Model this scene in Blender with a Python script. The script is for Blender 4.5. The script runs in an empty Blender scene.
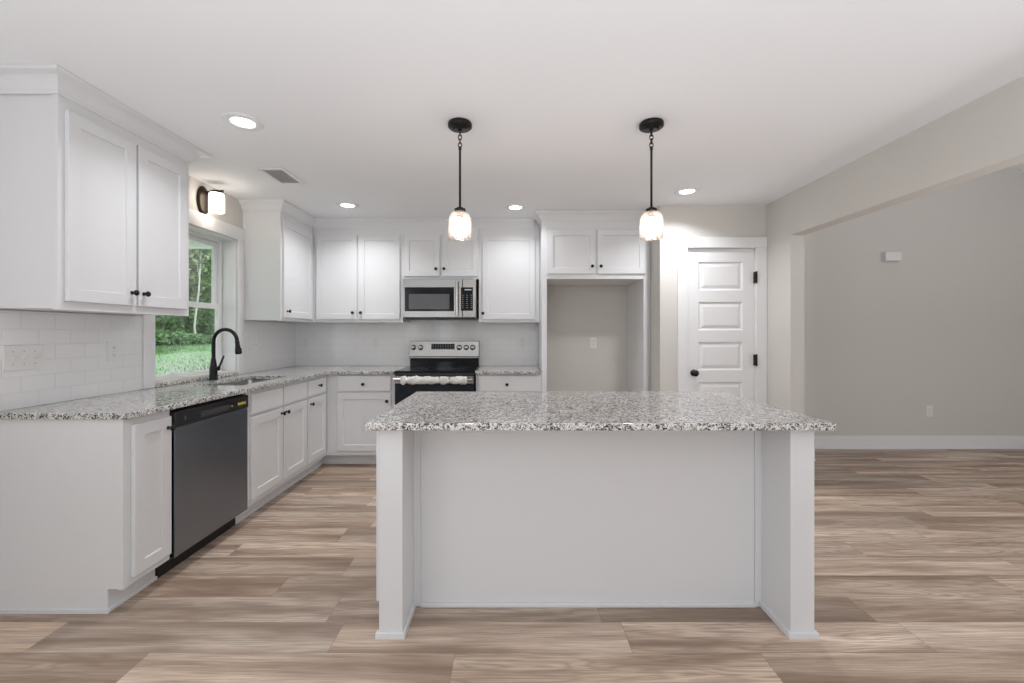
import bpy, bmesh, math, random
from mathutils import Vector, Matrix
random.seed(7)
R = math.radians
SC = bpy.context.scene
COL = SC.collection

# ------------------------------------------------------------ camera, world, light
F = 420.0                       # focal length in pixels at 1024 wide
cam_d = bpy.data.cameras.new('camera')
cam = bpy.data.objects.new('camera', cam_d); COL.objects.link(cam)
cam.location = (0, 0, 1.28); cam.rotation_euler = (R(90), 0, 0)
cam_d.sensor_width = 36.0; cam_d.lens = F/1024*36.0
cam_d.shift_y = (332.5-341.5)/1024; cam_d.shift_x = 0
cam_d.clip_start = .05; cam_d.clip_end = 300
SC.camera = cam
SC.view_settings.view_transform = 'Standard'
SC.view_settings.look = 'None'
SC.view_settings.gamma = 1.0
SC.view_settings.use_curve_mapping = False
SC.view_settings.exposure = 0.66

W = bpy.data.worlds.new('world'); SC.world = W; W.use_nodes = True
wn = W.node_tree.nodes; wl = W.node_tree.links
bg = wn['Background']; bg.inputs[0].default_value = (0.86, 0.93, 1.0, 1); bg.inputs[1].default_value = 1.55

def area(name, loc, rot, sx, sy, power, color=(1, 1, 1), shape='RECTANGLE', spread=None):
    d = bpy.data.lights.new(name, 'AREA'); d.shape = shape; d.size = sx
    if shape in ('RECTANGLE', 'ELLIPSE'): d.size_y = sy
    d.energy = power; d.color = color
    if spread: d.spread = spread
    o = bpy.data.objects.new(name, d); COL.objects.link(o)
    o.location = loc; o.rotation_euler = rot
    return o
# daylight through the big windows in the wall behind the camera and the side room, plus two added uplights on the floor
area('daylight_rear_left', (-1.95, -2.95, 1.45), (R(90), 0, 0), .4, 1.4, 1.5, (.96, .98, 1.0))
area('daylight_rear_right', (1.3, -2.95, 1.45), (R(90), 0, 0), .8, 1.4, 2, (.96, .98, 1.0))
area('added_floor_uplight', (0, -1.15, .02), (R(180), 0, 0), 3.8, 2.4, 61, (.945, .98, 1.055), spread=R(155))  # added fill lamp facing up to brighten the ceiling, standing in for floor bounce
area('added_side_floor_uplight', (4.9, .2, .02), (R(180), 0, 0), 3.0, 2.6, 39, (.96, .98, 1.03), spread=R(140))  # added upward fill for the side room, no lamp stands there
area('daylight_side_room', (6.95, 0.6, 1.45), (R(90), 0, R(90)), 1.2, 1.3, 9, (.97, .985, 1.0))
area('daylight_breakfast_side', (-2.36, -1.0, 1.6), (R(90), 0, R(-90)), 1.2, 1.3, 5, (.96, .98, 1.0))

# ------------------------------------------------------------ materials
def mat(name, color, rough=.5, metal=0., spec=.5, emit=None, estr=0, coat=0):
    m = bpy.data.materials.new(name); m.use_nodes = True
    b = m.node_tree.nodes['Principled BSDF']
    b.inputs['Base Color'].default_value = (*color, 1)
    b.inputs['Roughness'].default_value = rough
    b.inputs['Metallic'].default_value = metal
    b.inputs['Specular IOR Level'].default_value = spec
    if coat: b.inputs['Coat Weight'].default_value = coat; b.inputs['Coat Roughness'].default_value = .06
    if emit:
        b.inputs['Emission Color'].default_value = (*emit, 1); b.inputs['Emission Strength'].default_value = estr
    return m
class NT:
    def __init__(s, m): s.t = m.node_tree; s.b = s.t.nodes.get('Principled BSDF')
    def n(s, typ, **kw):
        o = s.t.nodes.new(typ)
        for k, v in kw.items(): setattr(o, k, v)
        return o
    def link(s, a, b): s.t.links.new(a, b)
    def val(s, sock, v):
        if hasattr(v, 'is_output') or isinstance(v, bpy.types.NodeSocket): s.link(v, sock)
        else: sock.default_value = v
    def math(s, op, a, b=None, c=None):
        o = s.n('ShaderNodeMath', operation=op)
        for i, v in enumerate((a, b, c)):
            if v is not None: s.val(o.inputs[i], v)
        return o.outputs[0]
    def noise(s, vec, scale, detail=2., rough=.5, dist=0.):
        o = s.n('ShaderNodeTexNoise'); s.link(vec, o.inputs['Vector'])
        o.inputs['Scale'].default_value = scale; o.inputs['Detail'].default_value = detail
        o.inputs['Roughness'].default_value = rough; o.inputs['Distortion'].default_value = dist
        return o.outputs['Fac']
    def ramp(s, fac, stops, interp='LINEAR'):
        o = s.n('ShaderNodeValToRGB'); o.color_ramp.interpolation = interp
        e = o.color_ramp.elements
        while len(e) < len(stops): e.new(.5)
        for i, (p, c) in enumerate(stops):
            e[i].position = p; e[i].color = (*c, 1) if len(c) == 3 else c
        s.link(fac, o.inputs[0]); return o.outputs[0]
    def mix(s, fac, a, b, bt='MIX'):
        o = s.n('ShaderNodeMix', data_type='RGBA', blend_type=bt)
        s.val(o.inputs[0], fac)
        for i, v in ((6, a), (7, b)):
            if isinstance(v, tuple): o.inputs[i].default_value = (*v, 1)
            else: s.link(v, o.inputs[i])
        return o.outputs[2]
    def bump(s, h, strength=.2, dist=.002):
        o = s.n('ShaderNodeBump'); o.inputs['Strength'].default_value = strength
        o.inputs['Distance'].default_value = dist; s.link(h, o.inputs['Height'])
        s.link(o.outputs[0], s.b.inputs['Normal'])
    def pos(s): return s.n('ShaderNodeNewGeometry').outputs['Position']

def painted(name, col, rough, nscale=260, strength=.06):
    m = mat(name, col, rough); t = NT(m); p = t.pos()
    t.bump(t.noise(p, nscale, 3), strength, .001)
    return m
M = {}
M['cab'] = painted('white_cabinet_paint', (.765, .77, .78), .38, 60, .02)
M['trim'] = painted('white_trim_paint', (.82, .82, .825), .36, 60, .02)
M['ceil'] = painted('ceiling_paint', (.89, .90, .92), .9)
M['wall'] = painted('greige_wall_paint', (.66, .64, .60), .75)
M['plastic'] = mat('white_plastic', (.80, .80, .79), .3)
M['slot'] = mat('dark_slot', (.05, .05, .05), .6)
M['black'] = mat('oil_rubbed_black_metal', (.018, .017, .016), .35, .6)
M['bronze'] = mat('dark_bronze_metal', (.045, .035, .028), .35, .85)
M['blackglass'] = mat('black_glass', (.010, .011, .014), .06, 0, .18)
M['blackplastic'] = mat('black_plastic', (.02, .02, .022), .3)
M['ovenglass'] = mat('oven_door_glass', (.014, .019, .028), .1, 0, .25)
M['grey_window'] = mat('grey_screened_glass', (.085, .085, .09), .25)
M['mark'] = mat('light_printed_marks', (.45, .45, .45), .5)
M['yellow'] = mat('yellow_print', (.75, .58, .06), .5)
M['wrap'] = mat('thin_white_protective_film', (.74, .73, .71), .3)
M['toe'] = mat('black_toe_kick', (.01, .01, .01), .6)

def steel(name, col, rough, scale_vec=(2, 2, 400)):
    m = mat(name, col, rough, 1.); t = NT(m)
    mp = t.n('ShaderNodeMapping'); mp.inputs['Scale'].default_value = scale_vec
    t.link(t.pos(), mp.inputs[0])
    nz = t.noise(mp.outputs[0], 3, 3)
    rr = t.n('ShaderNodeMapRange'); t.link(nz, rr.inputs[0])
    rr.inputs[3].default_value = rough*.8; rr.inputs[4].default_value = rough*1.25
    t.link(rr.outputs[0], t.b.inputs['Roughness'])
    t.bump(nz, .03, .0005)
    return m
M['steel'] = steel('brushed_stainless_steel', (.34, .335, .325), .22)
M['sinksteel'] = steel('sink_steel', (.42, .42, .41), .3)
M['darksteel'] = steel('dark_slate_steel', (.25, .28, .325), .34, (1, 1, 60))
M['handle'] = mat('polished_steel', (.5, .49, .48), .16, 1.)

# granite
def granite():
    m = mat('speckled_granite', (.5, .5, .5), .13, 0, .5); t = NT(m); p = t.pos()
    v = t.n('ShaderNodeTexVoronoi'); v.inputs['Scale'].default_value = 235; t.link(p, v.inputs['Vector'])
    sep = t.n('ShaderNodeSeparateColor'); t.link(v.outputs['Color'], sep.inputs[0])
    n1 = t.noise(p, 60, 3, .6); n2 = t.noise(p, 14, 2)
    f = t.math('ADD', sep.outputs[0], t.math('MULTIPLY', t.math('SUBTRACT', n1, .5), 1.5))
    f = t.math('ADD', f, t.math('MULTIPLY', t.math('SUBTRACT', n2, .5), .5))
    c = t.ramp(f, [(.0, (.03, .03, .032)), (.15, (.055, .055, .057)), (.22, (.25, .235, .23)), (.34, (.42, .41, .395)),
                   (.46, (.60, .58, .555)), (.74, (.71, .69, .665)), (1., (.82, .81, .79))])
    v2 = t.n('ShaderNodeTexVoronoi'); v2.inputs['Scale'].default_value = 90; t.link(p, v2.inputs['Vector'])
    s2 = t.n('ShaderNodeSeparateColor'); t.link(v2.outputs['Color'], s2.inputs[0])
    k = t.math('GREATER_THAN', s2.outputs[1], .90)
    c = t.mix(t.math('MULTIPLY', k, .5), c, (.24, .20, .175))
    k2 = t.math('GREATER_THAN', s2.outputs[2], .92)
    c = t.mix(t.math('MULTIPLY', k2, .8), c, (.05, .05, .052))
    t.link(c, t.b.inputs['Base Color'])
    return m
M['granite'] = granite()

# wood plank floor: planks run along X
def floor_mat():
    m = mat('oak_look_plank_floor', (.5, .4, .3), .42, 0, .4); t = NT(m)
    sp = t.n('ShaderNodeSeparateXYZ'); t.link(t.pos(), sp.inputs[0])
    PW, PL = .178, 1.22
    y = t.math('DIVIDE', t.math('ADD', sp.outputs[1], 10.07), PW)
    row = t.math('FLOOR', y); fy = t.math('FRACT', y)
    wn_ = t.n('ShaderNodeTexWhiteNoise', noise_dimensions='1D'); t.link(row, wn_.inputs['W'])
    x = t.math('ADD', t.math('DIVIDE', t.math('ADD', sp.outputs[0], 20.), PL), t.math('MULTIPLY', wn_.outputs[0], 3.7))
    colm = t.math('FLOOR', x); fx = t.math('FRACT', x)
    cmb = t.n('ShaderNodeCombineXYZ'); t.link(row, cmb.inputs[0]); t.link(colm, cmb.inputs[1])
    wn2 = t.n('ShaderNodeTexWhiteNoise', noise_dimensions='3D'); t.link(cmb.outputs[0], wn2.inputs['Vector'])
    sc = t.n('ShaderNodeSeparateColor'); t.link(wn2.outputs['Color'], sc.inputs[0])
    r1, r2, r3 = sc.outputs[0], sc.outputs[1], sc.outputs[2]
    def vec(sx, sy, k):
        c = t.n('ShaderNodeCombineXYZ')
        t.link(t.math('ADD', t.math('MULTIPLY', sp.outputs[0], sx), t.math('MULTIPLY', r1, 37.)), c.inputs[0])
        t.link(t.math('ADD', t.math('MULTIPLY', sp.outputs[1], sy), t.math('MULTIPLY', r2, 53.+k)), c.inputs[1])
        t.link(t.math('MULTIPLY', r3, 11.), c.inputs[2]); return c.outputs[0]
    broad = t.noise(vec(.8, 9, 0), 1., 3, .55, .4)       # wide streaks
    g = t.noise(vec(1.3, 13, 3), 1., 2, .5, .3)          # cathedral rings
    rings = t.math('ADD', t.math('MULTIPLY', t.math('SINE', t.math('MULTIPLY', g, 62.)), .5), .5)
    fine = t.noise(vec(5, 170, 7), 1., 4, .65)
    base = t.ramp(broad, [(.28, (.30, .21, .16)), (.42, (.45, .335, .255)), (.53, (.64, .505, .405)), (.70, (.88, .735, .60))])
    tone = t.mix(r3, (.74, .735, .73), (1.17, 1.14, 1.10))
    base = t.mix(1., base, tone, 'MULTIPLY')
    hue = t.mix(r1, (1.0, .97, .93), (.98, 1.0, 1.03))
    base = t.mix(1., base, hue, 'MULTIPLY')
    rmask = t.math('MULTIPLY', t.math('POWER', rings, 2.2), t.math('MULTIPLY', t.math('GREATER_THAN', r2, .3), .34))
    base = t.mix(rmask, base, (.21, .145, .105))
    fm = t.math('MULTIPLY', t.math('SUBTRACT', .60, fine), 1.9)
    fmc = t.n('ShaderNodeClamp'); t.link(fm, fmc.inputs[0]); 
    base = t.mix(fmc.outputs[0], base, (.19, .135, .10))
    # joints
    ey = t.math('LESS_THAN', t.math('MINIMUM', fy, t.math('SUBTRACT', 1., fy)), .0055)
    ex = t.math('LESS_THAN', t.math('MINIMUM', fx, t.math('SUBTRACT', 1., fx)), .0009)
    j = t.math('MAXIMUM', ey, ex)
    base = t.mix(t.math('MULTIPLY', j, .5), base, (.12, .085, .06))
    t.link(base, t.b.inputs['Base Color'])
    rg = t.math('ADD', .36, t.math('MULTIPLY', fine, .2)); t.link(rg, t.b.inputs['Roughness'])
    t.bump(t.math('SUBTRACT', t.math('MULTIPLY', fine, .4), j), .12, .001)
    return m
M['floor'] = floor_mat()

def tile_mat(name, axis):
    m = mat(name, (.7, .7, .7), .12, 0, .5); t = NT(m)
    sp = t.n('ShaderNodeSeparateXYZ'); t.link(t.pos(), sp.inputs[0])
    u = sp.outputs[axis]
    H_, L_ = .0765, .153
    v = t.math('DIVIDE', t.math('SUBTRACT', sp.outputs[2], .914), H_)
    row = t.math('FLOOR', v); fv = t.math('FRACT', v)
    off = t.math('MULTIPLY', t.math('MODULO', row, 2.), .5)
    uu = t.math('ADD', t.math('ADD', t.math('DIVIDE', u, L_), 40.22), off); fu = t.math('FRACT', uu)
    dv = t.math('MULTIPLY', t.math('MINIMUM', fv, t.math('SUBTRACT', 1., fv)), H_)
    du = t.math('MULTIPLY', t.math('MINIMUM', fu, t.math('SUBTRACT', 1., fu)), L_)
    d = t.math('MINIMUM', du, dv)
    g = t.math('LESS_THAN', d, .0011)
    t.link(t.mix(g, (.86, .86, .86), (.70, .70, .695)), t.b.inputs['Base Color'])
    t.link(t.math('ADD', .1, t.math('MULTIPLY', g, .6)), t.b.inputs['Roughness'])
    mr = t.n('ShaderNodeMapRange'); t.link(d, mr.inputs[0]); mr.inputs[1].default_value = .0008; mr.inputs[2].default_value = .003
    t.bump(mr.outputs[0], .5, .0012)
    return m
M['tileY'] = tile_mat('subway_tile_side', 1)
M['tileX'] = tile_mat('subway_tile_back', 0)

def clear(name, tint=(1, 1, 1), gloss=.08, bumpy=0, rough=.03, dif=0., fres=.5):
    m = bpy.data.materials.new(name); m.use_nodes = True; t = NT(m)
    for n in list(m.node_tree.nodes):
        if n.type != 'OUTPUT_MATERIAL': m.node_tree.nodes.remove(n)
    out = [n for n in m.node_tree.nodes if n.type == 'OUTPUT_MATERIAL'][0]
    tr = t.n('ShaderNodeBsdfTransparent'); tr.inputs[0].default_value = (*tint, 1)
    gl = t.n('ShaderNodeBsdfGlossy'); gl.inputs['Roughness'].default_value = rough
    lw = t.n('ShaderNodeLayerWeight'); lw.inputs[0].default_value = .35
    fac = t.math('ADD', gloss, t.math('MULTIPLY', lw.outputs['Fresnel'], fres))
    if bumpy:
        tc = t.n('ShaderNodeTexCoord')
        v = t.n('ShaderNodeTexVoronoi'); v.inputs['Scale'].default_value = 70; t.link(tc.outputs['Object'], v.inputs['Vector'])
        bp = t.n('ShaderNodeBump'); bp.inputs['Strength'].default_value = .8; bp.inputs['Distance'].default_value = .004
        t.link(v.outputs['Distance'], bp.inputs['Height']); t.link(bp.outputs[0], gl.inputs['Normal'])
        t.link(bp.outputs[0], lw.inputs['Normal'])
    mx = t.n('ShaderNodeMixShader'); t.link(fac, mx.inputs[0]); t.link(tr.outputs[0], mx.inputs[1]); t.link(gl.outputs[0], mx.inputs[2])
    last = mx.outputs[0]
    if dif:
        df = t.n('ShaderNodeBsdfTranslucent'); df.inputs[0].default_value = (1., .93, .88, 1)
        m2 = t.n('ShaderNodeMixShader'); m2.inputs[0].default_value = dif
        t.link(last, m2.inputs[1]); t.link(df.outputs[0], m2.inputs[2]); last = m2.outputs[0]
    t.link(last, out.inputs[0])
    return m
M['glass'] = clear('window_glass', (.98, .99, .985), .01, fres=.15)
M['seeded'] = clear('clear_seeded_glass', (.97, .95, .94), .05, 1, .08, .035)
M['bulb'] = mat('glowing_bulb', (1, .9, .8), .3, emit=(1, .86, .74), estr=42)
M['led'] = mat('glowing_led_lens', (1, 1, 1), .3, emit=(1, .99, .97), estr=9)
M['frost'] = mat('glowing_frosted_glass', (1, .97, .92), .35, emit=(1, .90, .78), estr=4.5)
M['bark'] = mat('dark_bark', (.10, .085, .07), .9)
M['palebark'] = mat('pale_bark', (.55, .53, .50), .8)
M['concrete'] = painted('porch_concrete', (.45, .44, .42), .9, 30, .1)
M['soffit'] = painted('porch_soffit_vinyl', (.75, .77, .68), .6, 20, .02)
M['siding'] = painted('outer_siding', (.6, .6, .58), .7, 20, .02)

def leaf(name, a, b):
    m = mat(name, a, .6, 0, .3); t = NT(m)
    oi = t.n('ShaderNodeTexWhiteNoise', noise_dimensions='3D')
    mp = t.n('ShaderNodeVectorMath', operation='SNAP'); t.link(t.pos(), mp.inputs[0]); mp.inputs[1].default_value = (.35, .35, .35)
    t.link(mp.outputs[0], oi.inputs['Vector'])
    t.link(t.mix(oi.outputs[0], a, b), t.b.inputs['Base Color'])
    return m
M['leafdark'] = leaf('dark_green_leaves', (.05, .12, .035), (.16, .28, .09))
M['leafmid'] = leaf('mid_green_leaves', (.10, .20, .06), (.28, .42, .15))
M['leafolive'] = leaf('olive_green_leaves', (.13, .17, .09), (.33, .36, .22))
M['leaffern'] = leaf('bright_green_undergrowth', (.075, .17, .05), (.23, .37, .16))
def lawn():
    m = mat('lawn_with_leaf_litter', (.2, .4, .1), .9, 0, .1); t = NT(m); p = t.pos()
    sp = t.n('ShaderNodeSeparateXYZ'); t.link(p, sp.inputs[0])
    n = t.noise(p, 1.1, 4, .65); n2 = t.noise(p, 9, 4, .7); n3 = t.noise(p, 14, 3, .7)
    green = t.mix(n2, (.13, .27, .10), (.30, .44, .25))
    litter = t.mix(t.ramp(n3, [(.35, (0, 0, 0)), (.65, (1, 1, 1))]), (.17, .15, .13), (.48, .45, .43))
    mr = t.n('ShaderNodeMapRange'); t.link(sp.outputs[0], mr.inputs[0])
    mr.inputs[1].default_value = -13.0; mr.inputs[2].default_value = -11.3; mr.inputs[3].default_value = .30; mr.inputs[4].default_value = -.02
    k = t.ramp(t.math('SUBTRACT', t.math('ADD', n, t.math('MULTIPLY', t.math('SUBTRACT', n2, .5), .5)), mr.outputs[0]), [(.46, (0, 0, 0)), (.62, (.9, .9, .9))])
    t.link(t.mix(k, green, litter), t.b.inputs['Base Color'])
    return m
M['lawn'] = lawn()

# ------------------------------------------------------------ mesh helpers
class MB:
    """collects geometry (world coordinates) and links it as one mesh"""
    def __init__(s): s.v = []; s.f = []; s.mi = []; s.sm = []
    def add(s, vs, fs, mi=0, smooth=False):
        o = len(s.v); s.v += [tuple(v) for v in vs]
        for f in fs: s.f.append([i+o for i in f]); s.mi.append(mi); s.sm.append(smooth)
    def box(s, x0, x1, y0, y1, z0, z1, mi=0):
        x0, x1 = sorted((x0, x1)); y0, y1 = sorted((y0, y1)); z0, z1 = sorted((z0, z1))
        s.add([(x0,y0,z0),(x1,y0,z0),(x1,y1,z0),(x0,y1,z0),(x0,y0,z1),(x1,y0,z1),(x1,y1,z1),(x0,y1,z1)],
              [(0,3,2,1),(4,5,6,7),(0,1,5,4),(1,2,6,5),(2,3,7,6),(3,0,4,7)], mi)
        return s
    def fbox(s, fr, a0, a1, b0, b1, c0, c1, mi=0):
        """box in a face frame: a along, b up, c outward"""
        P = [fr(a, b, c) for (a, b, c) in ((a0,b0,c0),(a1,b0,c0),(a1,b1,c0),(a0,b1,c0),(a0,b0,c1),(a1,b0,c1),(a1,b1,c1),(a0,b1,c1))]
        s.add(P, [(0,3,2,1),(4,5,6,7),(0,1,5,4),(1,2,6,5),(2,3,7,6),(3,0,4,7)], mi)
        return s
    def lathe(s, prof, origin, axis=(0,0,1), seg=28, mi=0, smooth=True, close=True):
        A = Vector(axis).normalized(); t = Vector((1,0,0)) if abs(A.x) < .9 else Vector((0,1,0))
        U = A.cross(t).normalized(); V = A.cross(U)
        O = Vector(origin); vs = []; fs = []
        for r, h in prof:
            for k in range(seg):
                a = 2*math.pi*k/seg
                vs.append(O + A*h + U*(r*math.cos(a)) + V*(r*math.sin(a)))
        n = len(prof)
        for i in range(n-1):
            for k in range(seg):
                k2 = (k+1) % seg
                fs.append((i*seg+k, i*seg+k2, (i+1)*seg+k2, (i+1)*seg+k))
        s.add(vs, fs, mi, smooth)
        if close:
            s.add(vs[:seg], [tuple(range(seg))][::-1], mi); s.add(vs[-seg:], [tuple(range(seg))], mi)
        return s
    def tube(s, pts, r, seg=14, mi=0, cap=True):
        pts = [Vector(p) for p in pts]; rs = r if isinstance(r, (list, tuple)) else [r]*len(pts)
        vs = []; fs = []; up = None
        for i, p in enumerate(pts):
            d = (pts[min(i+1, len(pts)-1)]-pts[max(i-1, 0)]).normalized()
            if up is None:
                t = Vector((0,0,1)) if abs(d.z) < .9 else Vector((0,1,0)); U = d.cross(t).normalized()
            else:
                U = (up - d*up.dot(d)).normalized()
            up = U; V = d.cross(U)
            for k in range(seg):
                a = 2*math.pi*k/seg; vs.append(p+U*(rs[i]*math.cos(a))+V*(rs[i]*math.sin(a)))
        for i in range(len(pts)-1):
            for k in range(seg):
                k2 = (k+1) % seg; fs.append((i*seg+k, i*seg+k2, (i+1)*seg+k2, (i+1)*seg+k))
        s.add(vs, fs, mi, True)
        if cap: s.add(vs[:seg], [tuple(range(seg))], mi); s.add(vs[-seg:], [tuple(range(seg))], mi)
        return s
    def ring(s, c, R_, r, nrm=(0,1,0), stretch=1., seg=20, mi=0, up=(0,0,1)):
        N = Vector(nrm).normalized(); Uv = Vector(up); Vv = N.cross(Uv)
        C = Vector(c)
        pts = [C+Uv*(R_*stretch*math.cos(a))+Vv*(R_*math.sin(a)) for a in [2*math.pi*k/seg for k in range(seg+1)]]
        return s.tube(pts, r, 8, mi, False)
    def build(s, name, material, parent=None, bevel=0, loc=None, recalc=True):
        base = Vector(parent_world(parent)) if parent else Vector(loc or (0,0,0))
        me = bpy.data.meshes.new(name)
        me.from_pydata([Vector(v)-base for v in s.v], [], s.f)
        mats = material if isinstance(material, (list, tuple)) else [material]
        for m in mats: me.materials.append(m)
        for p, mi, sm in zip(me.polygons, s.mi, s.sm): p.material_index = mi; p.use_smooth = sm
        if recalc:
            bm = bmesh.new(); bm.from_mesh(me); bmesh.ops.recalc_face_normals(bm, faces=bm.faces); bm.to_mesh(me); bm.free()
        me.update()
        o = bpy.data.objects.new(name, me); COL.objects.link(o)
        if parent: o.parent = parent
        else: o.location = base
        if bevel:
            b = o.modifiers.new('bevel', 'BEVEL'); b.width = bevel; b.segments = 2; b.limit_method = 'ANGLE'; b.angle_limit = R(40)
        return o
def parent_world(p):
    v = Vector((0,0,0))
    while p: v += p.location; p = p.parent
    return v
def tag(o, label=None, cat=None, group=None, kind=None):
    for k, v in (('label', label), ('category', cat), ('group', group), ('kind', kind)):
        if v: o[k] = v
    return o
def empty(name, loc, label=None, cat=None, group=None, kind=None):
    o = bpy.data.objects.new(name, None); COL.objects.link(o); o.location = loc; o.empty_display_size = .1
    return tag(o, label, cat, group, kind)
def copy_tree(o, parent=None):
    c = o.copy(); COL.objects.link(c); c.parent = parent
    for ch in list(o.children): copy_tree(ch, c)
    return c
def frame(O, u, n):
    O, u, n = Vector(O), Vector(u), Vector(n)
    return lambda a, b, c: O + u*a + Vector((0,0,b)) + n*c
def slab_cells(us, vs, keep, P, c0, c1, mb=None):
    """a slab of grid cells (with holes) extruded between c0 and c1; P(u, v, c) gives the point"""
    mb = mb or MB(); idx = {}; V = []; Fc = []
    def vid(i, j, c):
        k = (i, j, c)
        if k not in idx: idx[k] = len(V); V.append(P(us[i], vs[j], (c0, c1)[c]))
        return idx[k]
    nu, nv = len(us)-1, len(vs)-1
    K = lambda i, j: 0 <= i < nu and 0 <= j < nv and keep((us[i]+us[i+1])/2, (vs[j]+vs[j+1])/2)
    for i in range(nu):
        for j in range(nv):
            if not K(i, j): continue
            for c in (0, 1): Fc.append([vid(i,j,c), vid(i+1,j,c), vid(i+1,j+1,c), vid(i,j+1,c)])
            for (di, dj, a, b) in ((-1,0,(i,j),(i,j+1)), (1,0,(i+1,j),(i+1,j+1)), (0,-1,(i,j),(i+1,j)), (0,1,(i,j+1),(i+1,j+1))):
                if not K(i+di, j+dj): Fc.append([vid(*a,0), vid(*b,0), vid(*b,1), vid(*a,1)])
    mb.add(V, Fc); return mb
def struct(o, label=None): o['kind'] = 'structure'; 
def S(mb, name, m, bevel=0):
    o = mb.build(name, m, bevel=bevel); o['kind'] = 'structure'; return o

# ------------------------------------------------------------ the room
XL, XR, YB, ZC = -2.385, 2.31, 4.626, 2.44
YP = 3.818                  # pantry wall plane
XP = 1.345                  # pantry side wall plane
YR = -3.0                   # rear wall
XE = 7.0                    # far side of the side room
S(MB().box(-2.55, XE+.15, YR-.15, YB+.15, -.12, 0), 'floor', M['floor'])
S(MB().box(XL-.15, 2.425, YR-.1, YB+.1, ZC, ZC+.12), 'ceiling', M['ceil'])
WY0, WY1, WZ0, WZ1 = 2.787, 3.634, .914, 2.08     # kitchen window opening
mb = slab_cells([YR, -1.6, -.4, WY0, WY1, YB+.15], [0, .95, WZ0, WZ1, 2.25, 2.52],
    lambda u, v: not (WY0 < u < WY1 and WZ0 < v < WZ1) and not (-1.6 < u < -.4 and .95 < v < 2.25), lambda u, v, c: (c, u, v), XL-.16, XL)
S(mb, 'wall_left', M['wall'])
S(MB().box(XL, XP, YB, YB+.12, 0, ZC), 'wall_back', M['wall'])
S(MB().box(XP, XP+.11, YP+.11, YB, 0, ZC), 'wall_pantry_side', M['wall'])
DX0, DX1, DZ1 = 1.583, 2.221, 2.057
mb = slab_cells([XP, DX0, DX1, XR], [0, DZ1, ZC], lambda u, v: not (DX0 < u < DX1 and v < DZ1), lambda u, v, c: (u, c, v), YP, YP+.11)
S(mb, 'wall_pantry_front', M['wall'])
YO, ZO = 3.483, 2.088
mb = slab_cells([YR, -2.2, YO, YB], [0, ZO, ZC, 3.9], lambda u, v: not (-2.2 < u < YO and v < ZO), lambda u, v, c: (c, u, v), XR, XR+.115)
S(mb, 'wall_right', M['wall'])
S(MB().box(XP, 3.02, YB+.0, YB+.12, 0, 3.9), 'wall_pantry_back', M['wall'])
S(MB().box(2.425, 3.01, 4.2, YB, 0, 3.9), 'wall_side_room_return', M['wall'])
S(MB().box(3.02, XE, YB, YB+.12, 0, 3.9), 'wall_side_room_back', M['wall'])
mb = slab_cells([YR, .0, 1.2, YB+.12], [0, .8, 2.1, 3.9], lambda u, v: not (.0 < u < 1.2 and .8 < v < 2.1), lambda u, v, c: (c, u, v), XE, XE+.12)
S(mb, 'wall_side_room_right', M['wall'])
mb = slab_cells([XL-.16, -2.15, -1.75, .9, 1.7, XE+.12], [0, .75, 2.15, 3.9],
    lambda u, v: not ((-2.15 < u < -1.75 or .9 < u < 1.7) and .75 < v < 2.15), lambda u, v, c: (u, c, v), YR-.12, YR)
S(mb, 'wall_rear', M['wall'])
# sloping ceiling of the side room
mb = MB()
for (xa, za, xb, zb) in ((2.425, 2.9, 4.2, 3.68), (4.2, 3.68, XE+.05, 2.42)):
    mb.add([(xa,YR,za),(xb,YR,zb),(xb,YB,zb),(xa,YB,za),(xa,YR,za+.1),(xb,YR,zb+.1),(xb,YB,zb+.1),(xa,YB,za+.1)],
           [(0,3,2,1),(4,5,6,7),(0,1,5,4),(1,2,6,5),(2,3,7,6),(3,0,4,7)])
S(mb, 'ceiling_side_room', M['ceil'])
def base_run(name, x0, x1, y):
    m = MB(); m.box(x0, x1, y-.014, y, 0, .118); m.box(x0, x1, y-.010, y, .118, .143); m.box(x0, x1, y-.024, y-.014, 0, .018)
    S(m, name, M['trim'], .003)
base_run('baseboard_back', 3.012, XE, YB)
base_run('baseboard_return', 2.427, 3.02, 4.2)
base_run('baseboard_pantry', XP+.0, 1.512, YP)
base_run('baseboard_alcove', .34, 1.265, YB)

# ------------------------------------------------------------ kitchen window
win = empty('window_1', (XL, 3.21, WZ0), kind='structure')
cas = MB(); T = .02
cas.box(XL, XL+T, 2.70, WY0, .9145, WZ1); cas.box(XL, XL+T, WY1, 3.715, .9145, WZ1)
cas.box(XL, XL+T+.003, 2.69, 3.717, WZ1, 2.19)
cas.build('casing', M['trim'], win, .003)
jb = MB(); xi, xo = XL-.001, XL-.105
jb.box(xo, xi, WY0, WY0+.018, .936, WZ1); jb.box(xo, xi, WY1-.018, WY1, .936, WZ1); jb.box(xo, xi, WY0+.018, WY1-.018, WZ1-.018, WZ1)
jb.build('jamb', M['trim'], win, .002)
fr_ = MB(); fy0, fy1 = WY0+.018, WY1-.018
fr_.box(xo-.055, xo, fy0, fy0+.024, .936, WZ1-.018); fr_.box(xo-.055, xo, fy1-.024, fy1, .936, WZ1-.018); fr_.box(xo-.055, xo, fy0+.024, fy1-.024, WZ1-.036, WZ1-.018)
fr_.box(xo-.055, xo, fy0+.024, fy1-.024, .936, .945)
fr_.build('window_frame', M['trim'], win, .002)
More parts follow.
